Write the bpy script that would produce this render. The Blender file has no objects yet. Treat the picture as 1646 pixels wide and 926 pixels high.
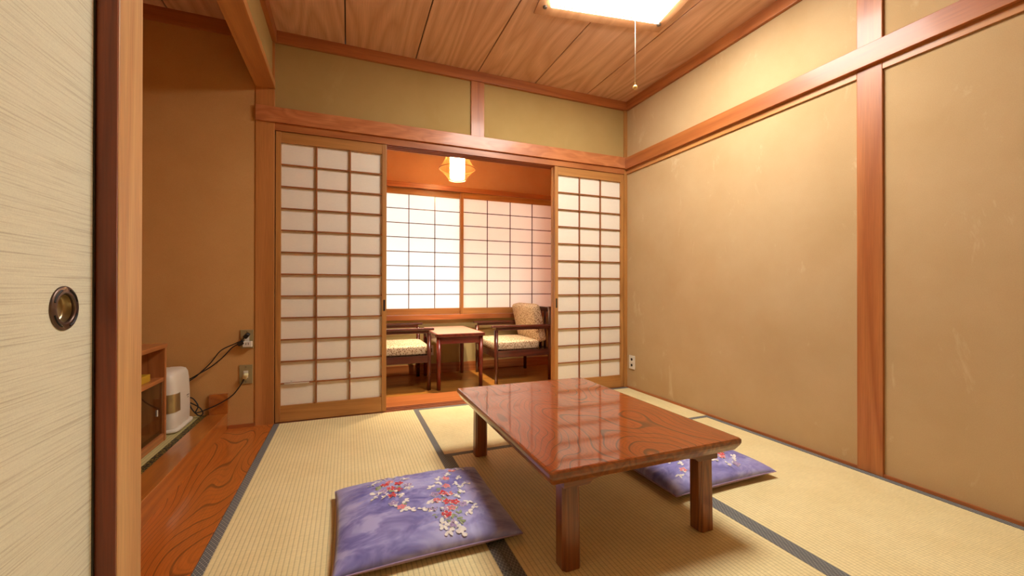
import bpy, bmesh, math, random
from mathutils import Vector, Matrix
random.seed(7)
PI = math.pi

# ------------------------------------------------------------------ camera, world, exposure
scn = bpy.context.scene
COL = scn.collection
CZ = 0.8313
D = 2.895          # front face of the shoji wall (y)
R = 2.204          # face of the right wall (x)
L = -0.422         # edge of the mats / alcove line (x)
RIM, CEIL = 2.361, 2.429

cam_d = bpy.data.cameras.new('camera')
cam = bpy.data.objects.new('camera', cam_d)
COL.objects.link(cam)
cam_d.sensor_fit = 'HORIZONTAL'
cam_d.sensor_width = 36.0
cam_d.lens = 660.874 / 1646 * 36.0
cam_d.clip_start = 0.02
yaw, pit, rol = [math.radians(a) for a in (21.7564, 0.1759, 0.0669)]
cam.matrix_world = (Matrix.Translation((0, 0, CZ)) @ Matrix.Rotation(-yaw, 4, 'Z') @
                    Matrix.Rotation(PI / 2 + pit, 4, 'X') @ Matrix.Rotation(rol, 4, 'Z'))
scn.camera = cam

world = bpy.data.worlds.new('overcast_sky')
scn.world = world
world.use_nodes = True
wb = world.node_tree.nodes['Background']
wb.inputs[0].default_value = (0.93, 0.96, 1.0, 1)
wb.inputs[1].default_value = 4.2

vs = scn.view_settings
vs.view_transform = 'Standard'
vs.look = 'None'
vs.gamma = 1.0
vs.use_curve_mapping = False
vs.exposure = 0.3
LAMP_STRENGTH = 32.0
PENDANT_STRENGTH = 5000.0
scn.cycles.max_bounces = 16
scn.cycles.diffuse_bounces = 12

# ------------------------------------------------------------------ colours and node helpers
def c(h):
    v = [int(h[i:i + 2], 16) / 255 for i in (0, 2, 4)]
    return tuple(x / 12.92 if x <= .04045 else ((x + .055) / 1.055) ** 2.4 for x in v) + (1,)

class N:
    """tiny node-tree writer"""
    def __init__(s, name):
        s.m = bpy.data.materials.new(name)
        s.m.use_nodes = True
        s.t = s.m.node_tree
        s.b = s.t.nodes['Principled BSDF']
        s.out = s.t.nodes['Material Output']
    def n(s, typ, **kw):
        d = s.t.nodes.new(typ)
        for k, v in kw.items():
            setattr(d, k, v)
        return d
    def l(s, a, b):
        s.t.links.new(a, b)
    def put(s, sock, v):
        if hasattr(v, 'is_linked') or hasattr(v, 'links'):
            s.l(v, sock)
        else:
            sock.default_value = v
    def math(s, op, a, b=0.0, cc=None):
        d = s.n('ShaderNodeMath', operation=op)
        s.put(d.inputs[0], a); s.put(d.inputs[1], b)
        if cc is not None: s.put(d.inputs[2], cc)
        return d.outputs[0]
    def obj(s, rand=True):
        tc = s.n('ShaderNodeTexCoord').outputs['Object']
        if not rand: return tc
        r = s.n('ShaderNodeObjectInfo').outputs['Random']
        k = s.math('MULTIPLY', r, 37.0)
        a = s.n('ShaderNodeVectorMath', operation='ADD')
        s.l(tc, a.inputs[0]); s.l(k, a.inputs[1])
        return a.outputs[0]
    def scaled(s, v, sc):
        a = s.n('ShaderNodeVectorMath', operation='MULTIPLY')
        s.l(v, a.inputs[0]); a.inputs[1].default_value = sc
        return a.outputs[0]
    def noise(s, v, scale, detail=2.0, rough=.5, dist=0.0):
        d = s.n('ShaderNodeTexNoise')
        s.l(v, d.inputs['Vector'])
        d.inputs['Scale'].default_value = scale
        d.inputs['Detail'].default_value = detail
        d.inputs['Roughness'].default_value = rough
        d.inputs['Distortion'].default_value = dist
        return d.outputs['Fac']
    def ramp(s, f, stops, interp='LINEAR'):
        d = s.n('ShaderNodeValToRGB')
        d.color_ramp.interpolation = interp
        e = d.color_ramp.elements
        while len(e) < len(stops): e.new(0.5)
        for k, (p, col) in zip(e, stops):
            k.position = p; k.color = col
        s.l(f, d.inputs[0])
        return d.outputs[0]
    def mix(s, f, a, b, blend='MIX'):
        d = s.n('ShaderNodeMix', data_type='RGBA', blend_type=blend)
        s.put(d.inputs[0], f); s.put(d.inputs[6], a); s.put(d.inputs[7], b)
        return d.outputs[2]
    def sep(s, v):
        d = s.n('ShaderNodeSeparateXYZ'); s.l(v, d.inputs[0]); return d.outputs
    def bump(s, h, strength=.3, dist=.001):
        d = s.n('ShaderNodeBump')
        d.inputs['Strength'].default_value = strength
        d.inputs['Distance'].default_value = dist
        s.l(h, d.inputs['Height']); s.l(d.outputs[0], s.b.inputs['Normal'])
    def fin(s, col, rough=.5, coat=0.0, metal=0.0, spec=None, coat_rough=.1):
        s.put(s.b.inputs['Base Color'], col)
        s.put(s.b.inputs['Roughness'], rough)
        s.b.inputs['Metallic'].default_value = metal
        s.b.inputs['Coat Weight'].default_value = coat
        s.b.inputs['Coat Roughness'].default_value = coat_rough
        if spec is not None: s.b.inputs['Specular IOR Level'].default_value = spec
        return s.m

def plain(name, h, rough=.5, metal=0.0, coat=0.0, spec=None):
    k = N(name)
    return k.fin(c(h), rough, coat, metal, spec)

G = lambda v: (v, v, v, 1)

def wood(name, light, mid, dark, axis='Y', scale=5.0, along=.14, rings=9.0, line=.14, rough=.45, coat=0.0,
         fine=.22, detail=1.0, bump=.12, coat_rough=.12, rand=True, thin=False):
    """contour grain: level lines of a noise field stretched along the grain"""
    k = N(name)
    v = k.obj(rand)
    sc = {'X': (along, 1, 1), 'Y': (1, along, 1), 'Z': (1, 1, along)}[axis]
    p = k.scaled(v, sc)
    n1 = k.noise(p, scale, detail, .35, .25)
    f = k.math('FRACT', k.math('MULTIPLY', n1, rings))
    ring = k.ramp(f, [(0, G(.45)), (max(.05, .6 - line), G(0)), (1 - line * .55, G(1)), (1, G(.45))])
    if thin:
        ring = k.ramp(f, [(0, G(0)), (1 - line * 1.6, G(.06)), (1 - line, G(.9)), (1 - line * .3, G(1)), (1, G(0))])
        f4 = k.math('FRACT', k.math('MULTIPLY', n1, rings * 4))
        ring = k.math('MAXIMUM', ring, k.ramp(f4, [(0, G(0)), (.5, G(0)), (.8, G(.4)), (1, G(0))]))
    fa = {'X': (.03, 1, 1), 'Y': (1, .03, 1), 'Z': (1, 1, .03)}[axis]
    n2 = k.noise(k.scaled(v, fa), 210, 2, .6)
    broad = k.noise(p, scale * .6, 1, .5)
    base = k.mix(k.ramp(broad, [(.3, G(0)), (.7, G(1))]), c(light), c(mid))
    ringf = k.math('MULTIPLY', ring, .8)
    base = k.mix(ringf, base, c(dark))
    tone = k.ramp(n2, [(.25, G(1 - fine)), (.75, G(1 + fine * .3))])
    base = k.mix(1.0, base, tone, 'MULTIPLY')
    k.bump(k.math('ADD', k.math('MULTIPLY', ring, -.5), n2), bump, .0006)
    return k.fin(base, rough, coat, coat_rough=coat_rough)

M = {}
# structural woods (one per grain direction)
for ax in 'XYZ':
    M['trim' + ax] = wood('trim_wood_' + ax.lower(), 'bc7640', 'b06832', '9a5426', ax, 9, .07, 5, .3, .42, .12, .2, bump=.05)
    M['pillar' + ax] = wood('pillar_wood_' + ax.lower(), 'c88c50', 'bc7c40', 'a66830', ax, 7, .05, 6, .35, .4, .15, .18, bump=.05)
    M['shoji' + ax] = wood('shoji_wood_' + ax.lower(), 'c08a4c', 'b67e40', 'a26c34', ax, 12, .06, 5, .3, .45, .08, .18, bump=.05)
    M['kumiko' + ax] = wood('lattice_wood_' + ax.lower(), 'a4642f', '985826', '84481c', ax, 12, .06, 5, .3, .45, .08, .18, bump=.05)
    M['cabinet' + ax] = wood('cabinet_wood_' + ax.lower(), 'c07c46', 'b46e3a', '98582a', ax, 10, .06, 7, .3, .35, .3, .2, bump=.05)
    M['dark' + ax] = wood('dark_lacquer_' + ax.lower(), '6c3222', '5a271a', '401a10', ax, 10, .06, 5, .4, .25, .6, .2, bump=.03)
    M['red' + ax] = wood('red_lacquer_' + ax.lower(), '86301e', '762616', '561a0e', ax, 10, .06, 5, .4, .28, .5, .2, bump=.03)
    M['table' + ax] = wood('table_leg_wood_' + ax.lower(), '9c5a28', '8a4a1e', '64321a', ax, 26, .05, 6, .35, .3, .5, .35, bump=.15)
M['jamb_shade'] = wood('shaded_edge_stain_wood', '9a4c22', '8c401a', '703010', 'Z', 16, .04, 6, .3, .4, .2, .25, bump=.05)
M['beam'] = wood('beam_wood', 'd09458', 'c48648', 'ae7038', 'Y', 7, .05, 6, .35, .4, .15, .18, bump=.05)
M['fore'] = wood('worn_post_wood', 'd6a870', 'cc9c62', 'bc8650', 'Z', 9, .04, 5, .4, .5, .05, .22, bump=.08)
M['plank'] = wood('ceiling_plank_wood', 'e6c0a2', 'dcb292', 'c49674', 'Y', 4.2, .11, 11, .4, .5, .05, .14, 1.2, .03)
M['tableTop'] = wood('polished_zelkova', 'a24a14', '8c3c0e', '452818', 'Y', 2.8, .45, 38, .13, .28, 1.0, .32, 1.3, .35, .06, thin=True)
M['tableTop'].node_tree.nodes['Principled BSDF'].inputs['Coat IOR'].default_value = 1.7
M['tableTop'].node_tree.nodes['Principled BSDF'].inputs['Specular IOR Level'].default_value = .05
M['tableEdge'] = wood('table_edge_wood', 'a05a26', '8e4a1c', '6c3614', 'Y', 18, .06, 6, .35, .3, .6, .25, bump=.1)
M['board'] = wood('polished_alcove_board', 'cc7228', 'bc601e', '6e3a18', 'Y', 3.2, .28, 28, .12, .3, .9, .28, 1.3, .2, .12, thin=True)
M['kerb'] = wood('alcove_kerb_wood', 'c4782e', 'b86a26', '985220', 'Y', 5, .09, 8, .3, .3, .7, .2, 1.2, .08, .12)
M['floorX'] = wood('veranda_floor_wood', 'c4883c', 'b87a32', 'a06828', 'X', 6, .06, 7, .3, .3, .5, .22, bump=.04, coat_rough=.2)
M['litFloorX'] = wood('lit_veranda_floor_wood', 'c87c44', 'be703a', 'a85e2e', 'X', 6, .06, 6, .35, .32, .4, .2, bump=.04, coat_rough=.2)
M['groove'] = wood('sill_track_wood', 'a86a44', '9c5e3a', '84492c', 'X', 10, .05, 5, .3, .45, .1, .2, bump=.04)
M['burl'] = wood('rippled_nageshi_wood', 'cc8450', 'c27846', 'ae6638', 'X', 14, .3, 4, .4, .42, .15, .2, 2.0, .12)

def plaster(name, base, alt, mark=None, marks=0.0, bump=.12):
    k = N(name)
    v = k.obj(False)
    n1 = k.noise(v, 2.2, 4, .6)
    n2 = k.noise(v, 420, 2, .6)
    col = k.mix(k.ramp(n1, [(.35, G(0)), (.7, G(1))]), c(base), c(alt))
    col = k.mix(1.0, col, k.ramp(n2, [(.2, G(.9)), (.8, G(1.06))]), 'MULTIPLY')
    if mark:
        vv = k.scaled(v, (1, 1, .55))
        n3 = k.noise(vv, 4.5, 6, .72, .6)
        col = k.mix(k.math('MULTIPLY', k.ramp(n3, [(.6, G(0)), (.74, G(1))]), marks), col, c(mark))
        n4 = k.noise(k.scaled(v, (1, 1, .22)), 13, 4, .6, .4)
        col = k.mix(k.math('MULTIPLY', k.ramp(n4, [(.68, G(0)), (.78, G(1))]), marks * .8), col, c(mark))
    k.bump(n2, bump, .001)
    return k.fin(col, .92, spec=.2)

M['plaster'] = plaster('sand_plaster', 'c0a47a', 'b89a6e', 'd6c39e', .55)
M['plaster_back'] = plaster('olive_sand_plaster', 'b09660', 'a88d56', 'b8a06c', .3)
M['plaster_brown'] = plaster('brown_alcove_plaster', 'cca066', 'c2945a', 'd4ac74', .25)
M['plaster_ver'] = plaster('veranda_plaster', 'c2ac74', 'b8a066', 'ccba88', .3)
M['plaster_veru'] = plaster('veranda_upper_plaster', 'd8a676', 'd09a68', 'deae80', .2)

def paper(name, h, trans):
    k = N(name)
    v = k.obj(False)
    n = k.noise(k.scaled(v, (1, 1, 2.5)), 60, 4, .65)
    col = k.mix(k.ramp(n, [(.3, G(0)), (.7, G(1))]), c(h), tuple(x * .96 for x in c(h)[:3]) + (1,))
    d = k.n('ShaderNodeBsdfDiffuse'); t = k.n('ShaderNodeBsdfTranslucent'); m = k.n('ShaderNodeMixShader')
    k.l(col, d.inputs[0]); k.l(col, t.inputs[0])
    m.inputs[0].default_value = trans
    k.l(d.outputs[0], m.inputs[1]); k.l(t.outputs[0], m.inputs[2])
    k.l(m.outputs[0], k.out.inputs['Surface'])
    k.t.nodes.remove(k.b)
    return k.m
M['paper'] = paper('shoji_paper', 'f8f1e2', .2)
M['winpaper'] = paper('window_shoji_paper', 'f0ece4', .5)
M['added_curtain'] = paper('added_tint_cloth', 'f4d6c8', .8)
M['bamboo_paper'] = paper('lamp_inner_paper', 'f4e2bd', .5)

def tatami(name, base, alt):
    k = N(name)
    v = k.obj(False)
    x, y, z = k.sep(v)
    rib = k.math('ABSOLUTE', k.math('SINE', k.math('MULTIPLY', x, PI / .0150)))
    rib2 = k.math('POWER', rib, .45)
    rush = k.noise(k.scaled(v, (.12, 1, 1)), 420, 2, .6)
    tuft = k.math('ABSOLUTE', k.math('SINE', k.math('MULTIPLY', y, PI / .009)))
    broad = k.noise(v, 5, 3, .6)
    col = k.mix(k.ramp(broad, [(.3, G(0)), (.7, G(1))]), c(base), c(alt))
    col = k.mix(1.0, col, k.ramp(rush, [(.2, G(.84)), (.8, G(1.06))]), 'MULTIPLY')
    col = k.mix(1.0, col, k.ramp(rib2, [(0, G(.5)), (.75, G(1))]), 'MULTIPLY')
    col = k.mix(1.0, col, k.ramp(tuft, [(0, G(.93)), (.5, G(1))]), 'MULTIPLY')
    h = k.math('ADD', rib2, k.math('MULTIPLY', k.math('ADD', rush, tuft), .25))
    k.bump(h, .35, .0016)
    return k.fin(col, .6, spec=.3)
M['tatami'] = tatami('tatami_rush', 'efe1ac', 'e7d69e')
M['tatami_b'] = tatami('tatami_rush_alcove', 'c8bd84', 'beb278')

def heri(name, dark, light, pitch=.0135):
    k = N(name)
    x, y, z = k.sep(k.obj(False))
    a = k.math('ABSOLUTE', k.math('SINE', k.math('MULTIPLY', k.math('ADD', k.math('MULTIPLY', x, 1.5), y), PI / pitch)))
    b = k.math('ABSOLUTE', k.math('SINE', k.math('MULTIPLY', k.math('SUBTRACT', k.math('MULTIPLY', x, 1.5), y), PI / pitch)))
    f = k.math('MINIMUM', a, b)
    col = k.mix(k.ramp(f, [(.2, G(0)), (.42, G(1))]), c(light), c(dark))
    g = k.math('ABSOLUTE', k.math('SUBTRACT', k.math('MULTIPLY', a, b), .8))
    col = k.mix(k.ramp(g, [(.03, G(1)), (.1, G(0))]), col, c(light))
    k.bump(f, .2, .0006)
    return k.fin(col, .7, spec=.25)
M['heri'] = heri('mat_border_cloth', '43474d', '94938a', .0185)
k = N('gold_mat_border'); vv = k.n('ShaderNodeTexVoronoi'); vv.inputs['Scale'].default_value = 130
k.l(k.obj(False), vv.inputs['Vector'])
M['heri_gold'] = k.fin(k.ramp(vv.outputs['Distance'], [(.35, c('8a742c')), (.5, c('1e1a12'))]), .6)

k = N('fusuma_paper'); v = k.obj(False)
n1 = k.noise(k.scaled(v, (1, .012, 1)), 300, 3, .6)
n2 = k.noise(k.scaled(v, (1, .02, 1)), 800, 2, .7)
n3 = k.noise(v, 500, 1, .5)
col = k.mix(k.ramp(n1, [(.5, G(0)), (.72, G(1))]), c('e2e1c8'), c('c6c0a6'))
col = k.mix(1.0, col, k.ramp(n2, [(.25, G(.9)), (.7, G(1.03))]), 'MULTIPLY')
col = k.mix(1.0, col, k.ramp(n3, [(.3, G(.95)), (.7, G(1.03))]), 'MULTIPLY')
k.bump(n2, .1, .0005)
M['fusuma'] = k.fin(col, .75, spec=.25)
M['black'] = plain('black_lacquer', '120d0b', .25, coat=.5)
M['bronze'] = plain('dark_bronze', '6b5a52', .35, .85)
M['brass'] = plain('pale_brass', 'b8a883', .3, .8)
M['slot'] = plain('dark_slot', '15110f', .6)

def emis(name, col, s):
    k = N(name)
    k.b.inputs['Base Color'].default_value = col
    k.b.inputs['Emission Color'].default_value = col
    k.b.inputs['Emission Strength'].default_value = s
    return k.m
M['lamp'] = emis('lit_acrylic_diffuser', (1.0, .96, .89, 1), LAMP_STRENGTH)
M['bulb'] = emis('warm_bulb_glow', (1.0, .78, .54, 1), PENDANT_STRENGTH)
M['plate'] = wood('lamp_mount_veneer', 'c9986c', 'c08d60', 'b07c50', 'Y', 8, .1, 5, .4, .35, .4, .12, bump=.02)
M['screw'] = plain('steel_screw', '77726c', .35, .9)
M['string'] = plain('white_cord', 'e9e2d6', .6)
M['ball'] = plain('amber_ball', 'd6ac62', .25, coat=.6)
M['bamboo'] = plain('bamboo_strip', 'd9a860', .5)
M['bamboo_dk'] = plain('bamboo_ring', 'b0703a', .5)
M['white'] = plain('ivory_plastic', 'd9d3c4', .35)
M['white2'] = plain('warm_white_plastic', 'dcd5c5', .4)
M['metalplate'] = plain('brushed_outlet_plate', 'a89a70', .45, .35)
M['cord'] = plain('black_cord', '14110f', .5)
M['cream'] = plain('cream_plug', 'd8cf9c', .45)
M['gold'] = plain('champagne_label', 'a8966a', .3, .7)
M['grey'] = plain('grey_print', '7a766e', .6)
M['seam'] = plain('dark_seam', '4a4640', .6)
M['yellow'] = plain('mustard_card', 'b98f1e', .55)
k = N('cabinet_glass')
k.b.inputs['Transmission Weight'].default_value = 1.0; k.b.inputs['IOR'].default_value = 1.45
M['glass'] = k.fin(c('d8d8d0'), .03)

def dyed(name):
    k = N(name)
    v = k.obj(False)
    n1 = k.noise(k.scaled(v, (1, 1.5, 1)), 9, 3, .6, .6)
    n2 = k.noise(v, 3.0, 2, .5)
    col = k.ramp(n1, [(.36, c('5550a0')), (.5, c('817ec0')), (.62, c('a9a7d8'))])
    col = k.mix(k.ramp(n2, [(.35, G(0)), (.75, G(.5))]), col, c('aaa6d0'))
    w = k.noise(v, 900, 1, .5)
    k.bump(w, .12, .0006)
    k.b.inputs['Sheen Weight'].default_value = .25
    return k.fin(col, .55, spec=.35)
M['dyed'] = dyed('purple_dyed_cloth')
M['pl_white'] = plain('white_print', 'e9e4dc', .7)
M['pl_red'] = plain('red_print', 'cc3f48', .7)
M['pl_pink'] = plain('pink_print', 'dc7f86', .7)
M['pl_lilac'] = plain('lilac_print', 'a68fb8', .7)
M['pl_green'] = plain('sage_print', '96a077', .7)
M['pl_under'] = plain('mauve_seam_cloth', '9a7f8e', .75)

k = N('speckled_upholstery'); vo = k.n('ShaderNodeTexVoronoi'); vo.inputs['Scale'].default_value = 85
v = k.obj(True)
k.l(v, vo.inputs['Vector'])
nn = k.noise(v, 160, 2, .6)
f = k.math('ADD', vo.outputs['Distance'], k.math('MULTIPLY', k.math('SUBTRACT', nn, .5), .55))
col = k.ramp(f, [(.2, c('6a4428')), (.33, c('947048')), (.43, c('d8c4a2'))])
k.bump(f, .15, .0008)
M['leopard'] = k.fin(col, .8, spec=.2)

# ------------------------------------------------------------------ mesh helpers
def box(bm, x0, x1, y0, y1, z0, z1):
    m = Matrix.Translation(((x0 + x1) / 2, (y0 + y1) / 2, (z0 + z1) / 2)) @ Matrix.Diagonal((abs(x1 - x0), abs(y1 - y0), abs(z1 - z0), 1))
    return bmesh.ops.create_cube(bm, size=1.0, matrix=m)['verts']

def link(name, me, mat, parent=None):
    o = bpy.data.objects.new(name, me)
    COL.objects.link(o)
    if mat is not None:
        if isinstance(mat, (list, tuple)):
            for q in mat: me.materials.append(q)
        elif not me.materials:
            me.materials.append(mat)
    if parent: o.parent = parent
    return o

def done(name, bm, mat, parent=None, bevel=0.0, smooth=False, seg=2):
    if bevel:
        bmesh.ops.bevel(bm, geom=bm.edges[:], offset=bevel, segments=seg, affect='EDGES', profile=.6)
    bmesh.ops.recalc_face_normals(bm, faces=bm.faces[:])
    me = bpy.data.meshes.new(name)
    bm.to_mesh(me); bm.free()
    if smooth:
        for p in me.polygons: p.use_smooth = True
    return link(name, me, mat, parent)

def bx(name, mat, x0, x1, y0, y1, z0, z1, parent=None, bevel=0.0):
    bm = bmesh.new(); box(bm, x0, x1, y0, y1, z0, z1)
    return done(name, bm, mat, parent, bevel)

def empty(name, loc=(0, 0, 0), rz=0.0):
    o = bpy.data.objects.new(name, None)
    o.location = loc; o.rotation_euler = (0, 0, rz); o.empty_display_size = .05
    COL.objects.link(o)
    return o

def tag(o, label, cat, group=None):
    o['label'] = label; o['category'] = cat
    if group: o['group'] = group
    return o

def st(o, label=None):
    o['kind'] = 'structure'
    if label: o['label'] = label
    return o

def tube(bm, pts, r, seg=8, cap=True):
    pts = [Vector(p) for p in pts]
    rings = []
    prev = None
    for i, p in enumerate(pts):
        t = (pts[min(i + 1, len(pts) - 1)] - pts[max(i - 1, 0)]).normalized()
        if prev is None:
            a = t.orthogonal().normalized()
        else:
            a = (prev - t * prev.dot(t)).normalized()
        prev = a
        b = t.cross(a)
        rr = r[i] if isinstance(r, (list, tuple)) else r
        rings.append([bm.verts.new(p + (a * math.cos(2 * PI * k / seg) + b * math.sin(2 * PI * k / seg)) * rr) for k in range(seg)])
    for q in range(len(rings) - 1):
        for k in range(seg):
            bm.faces.new((rings[q][k], rings[q][(k + 1) % seg], rings[q + 1][(k + 1) % seg], rings[q + 1][k]))
    if cap:
        bm.faces.new(rings[0][::-1]); bm.faces.new(rings[-1])

def spline(pts, n=8):
    pts = [Vector(p) for p in pts]
    P = [pts[0]] + pts + [pts[-1]]
    out = []
    for i in range(1, len(P) - 2):
        p0, p1, p2, p3 = P[i - 1:i + 3]
        for k in range(n):
            t = k / n
            out.append(.5 * ((2 * p1) + (p2 - p0) * t + (2 * p0 - 5 * p1 + 4 * p2 - p3) * t * t + (3 * p1 - p0 - 3 * p2 + p3) * t ** 3))
    out.append(pts[-1])
    return out

def lathe(bm, prof, seg=32, close=False):
    rings = [[bm.verts.new((r * math.cos(2 * PI * k / seg), r * math.sin(2 * PI * k / seg), z)) for k in range(seg)] for r, z in prof]
    n = len(rings)
    for q in range(n if close else n - 1):
        a, b = rings[q], rings[(q + 1) % n]
        for k in range(seg):
            bm.faces.new((a[k], a[(k + 1) % seg], b[(k + 1) % seg], b[k]))
    return rings

def torus(bm, R_, r, z=0.0, seg=40, s2=8):
    lathe(bm, [(R_ + r * math.cos(2 * PI * k / s2), z + r * math.sin(2 * PI * k / s2)) for k in range(s2)], seg, True)

def sgn(v, e):
    return math.copysign(abs(v) ** e, v)

def softbox(bm, sx, sy, sz, e1=.3, e2=.22, nu=40, nv=20, crown=0.0):
    """superellipsoid cushion / rounded casing centred on the origin"""
    grid = []
    for j in range(nv + 1):
        ph = -PI / 2 + PI * j / nv
        row = []
        for i in range(nu):
            th = 2 * PI * i / nu + PI / nu
            cp, sp = sgn(math.cos(ph), e1), sgn(math.sin(ph), e1)
            x, y = sgn(math.cos(th), e2) * cp, sgn(math.sin(th), e2) * cp
            z = sp * (1 + crown * (1 - x * x) * (1 - y * y))
            row.append((x * sx / 2, y * sy / 2, z * sz / 2))
        grid.append(row)
    vs_ = []
    for j, row in enumerate(grid):
        if j in (0, nv): vs_.append([bm.verts.new((0, 0, row[0][2]))])
        else: vs_.append([bm.verts.new(p) for p in row])
    for j in range(nv):
        a, b = vs_[j], vs_[j + 1]
        for i in range(nu):
            i2 = (i + 1) % nu
            if len(a) == 1: bm.faces.new((a[0], b[i2], b[i]))
            elif len(b) == 1: bm.faces.new((a[i], a[i2], b[0]))
            else: bm.faces.new((a[i], a[i2], b[i2], b[i]))

def prism(bm, poly, axis, a0, a1):
    """extrude a 2-D polygon along axis; poly in the two other axes in cyclic xyz order"""
    def mk(p, a):
        if axis == 'x': return (a, p[0], p[1])
        if axis == 'y': return (p[0], a, p[1])
        return (p[0], p[1], a)
    A = [bm.verts.new(mk(p, a0)) for p in poly]; B = [bm.verts.new(mk(p, a1)) for p in poly]
    bm.faces.new(A); bm.faces.new(B[::-1])
    n = len(poly)
    for i in range(n): bm.faces.new((A[i], B[i], B[(i + 1) % n], A[(i + 1) % n]))

def fix(z, d):        # a height measured on the wall face, moved to a face that stands d in front of it
    return CZ + (z - CZ) * d

# ------------------------------------------------------------------ SETTING: floor
REAR = D - 3.52
st(bx('floor', M['slot'], L - 1.0, R + .1, REAR - .1, 4.2, -.12, -.06))
def mat(name_label, cx, cy, w, ln, rz, z=0.0, body='tatami', bord='heri'):
    e = empty('tatami_mat', (cx, cy, z), rz)
    tag(e, name_label, 'tatami mat', 'tatami mats of the room')
    hw, hl, b = w / 2 - .0006, ln / 2 - .0006, .031
    bx('rush_surface', M[body], -hw + b - .002, hw - b + .002, -hl, hl, -.05, -.0012, e)
    for s in (-1, 1):
        o = bx('border_cloth', M[bord], min(s * (hw - b), s * hw), max(s * (hw - b), s * hw), -hl, hl, -.05, 0, e, .0012)
    return e
W, LN = .8753, 1.76
mat('tatami mat running along the dark alcove board', L + W / 2, D - LN / 2, W, LN, 0)
mat('tatami mat lying along the sliding paper doors', L + W * 2, D - W / 2 - .0, W, W * 2, PI / 2)
mat('tatami mat carrying the low wooden table', L + W * 1.5, D - W - LN / 2, W, LN, 0)
mat('tatami mat along the plain plastered wall', L + W * 2.5, D - W - LN / 2, W, LN, 0)
mat('tatami mat along the patterned sliding door', L + W / 2, D - LN * 1.5, W, LN, 0)
mat('tatami mat across the end of the room opposite the paper doors', L + W * 2, REAR + W / 2 - .0, W, W * 2, PI / 2)

# ------------------------------------------------------------------ SETTING: shoji wall
w = st(empty('wall_back'), 'olive sand-plastered wall strip above the paper doors')
bx('plaster_panel', M['plaster_back'], L, .835, D + .012, D + .06, 1.90, 2.40, w)
bx('plaster_panel', M['plaster_back'], .93, R, D + .012, D + .06, 1.90, 2.40, w)
bx('short_post', M['trimZ'], .833, .934, D + .0, D + .06, 1.90, 2.40, w, .002)
st(bx('trim_1', M['burl'], L - .1, R, D - .016, D + .05, fix(1.8635, .9945), fix(1.9565, .9945), None, .002), 'rippled wooden rail above the paper doors')
# lintel with sliding grooves
bm = bmesh.new()
box(bm, L, R, D, D + .11, 1.822, 1.866)
for y0, y1 in ((0, .006), (.0335, .0395), (.070, .076), (.104, .11)):
    box(bm, L, R, D + y0, D + y1, 1.812, 1.8225)
st(done('trim_2', bm, M['trimX']), 'grooved wooden lintel over the paper doors')
# sill with grooves
bm = bmesh.new()
box(bm, L, R, D, D + .11, -.05, -.004)
for y0, y1 in ((0, .005), (.0325, .040), (.0695, .077), (.103, .11)):
    box(bm, L, R, D + y0, D + y1, -.0045, .0015)
st(done('trim_3', bm, M['groove']), 'grooved wooden sill under the paper doors')
# corner pillar
st(bx('trim_4', M['pillarZ'], -.5235, L + .0005, D - .002, D + .1, -.05, 2.42, None, .003), 'square wooden pillar between alcove and paper doors')
st(bx('trim_5', M['shojiZ'], 2.1835, R + .012, D - .002, D + .08, -.0, RIM + .01, None, .0015), 'thin wooden corner strip beside the paper door')

# ------------------------------------------------------------------ shoji doors
def shoji(name, label, x0, x1, y0, z0, z1, cols, rows, stile, top, bot, pm='paper', thick=.03, vm=None, pull=None, bar='kumiko'):
    e = st(empty(name, ((x0 + x1) / 2, y0 + thick / 2, z0)), label)
    w_, h_ = (x1 - x0) / 2, z1 - z0
    t = thick / 2
    for s in (-1, 1):
        bx('stile', M['shojiZ'], min(s * w_, s * (w_ - stile)), max(s * w_, s * (w_ - stile)), -t, t, 0, h_, e, .0015)
    bx('rail', M['shojiX'], -w_ + stile, w_ - stile, -t + .002, t, 0, bot, e, .001)
    bx('rail', M['shojiX'], -w_ + stile, w_ - stile, -t + .002, t, h_ - top, h_, e, .001)
    ix0, ix1, iz0, iz1 = -w_ + stile, w_ - stile, bot, h_ - top
    g = .0075
    xs = [ix0 + (ix1 - ix0) * k / cols for k in range(cols + 1)] if vm is None else vm
    zs = [iz0 + (iz1 - iz0) * k / rows for k in range(rows + 1)]
    me = None
    for z in zs[1:-1]:
        o = bx('lattice_bar', M[bar + 'X'], ix0, ix1, -t + .005, t - .012, z - g / 2, z + g / 2, e) if me is None else link('lattice_bar', me, None, e)
        if me is None: me = o.data; zz = z
        else: o.location = (0, 0, z - zz)
    me = None
    for x in xs[1:-1]:
        o = bx('lattice_bar', M[bar + 'Z'], x - g / 2, x + g / 2, -t + .004, t - .012, iz0, iz1, e) if me is None else link('lattice_bar', me, None, e)
        if me is None: me = o.data; xx = x
        else: o.location = (x - xx, 0, 0)
    me = None
    for i in range(len(xs) - 1):
        for j in range(rows):
            if me is None:
                o = bx('pane', M[pm], xs[0], xs[1], t - .0115, t - .011, zs[0], zs[1], e); me = o.data
            else:
                o = link('pane', me, None, e); o.location = (xs[i] - xs[0], 0, zs[j] - zs[0])
    if pull:
        s = pull
        bx('finger_pull', M['slot'], s * (w_ - stile * .5) - .006, s * (w_ - stile * .5) + .006, -t - .0012, -t + .002, .68, .755, e, .001)
    return e
d1 = shoji('door_1', 'sliding paper door beside the square pillar', -.4165, .2425, D + .006, .004, 1.811, 3, 12, .029, .066, .100, pull=1)
shoji('door_2', 'sliding paper door beside the plain plastered wall', 1.5245, 2.182, D + .006, .004, 1.811, 3, 12, .029, .066, .100, pull=-1)
shoji('door_3', 'sliding paper door stacked behind the one by the pillar', -.4165, .2405, D + .0425, .004, 1.811, 3, 12, .029, .066, .100)
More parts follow.
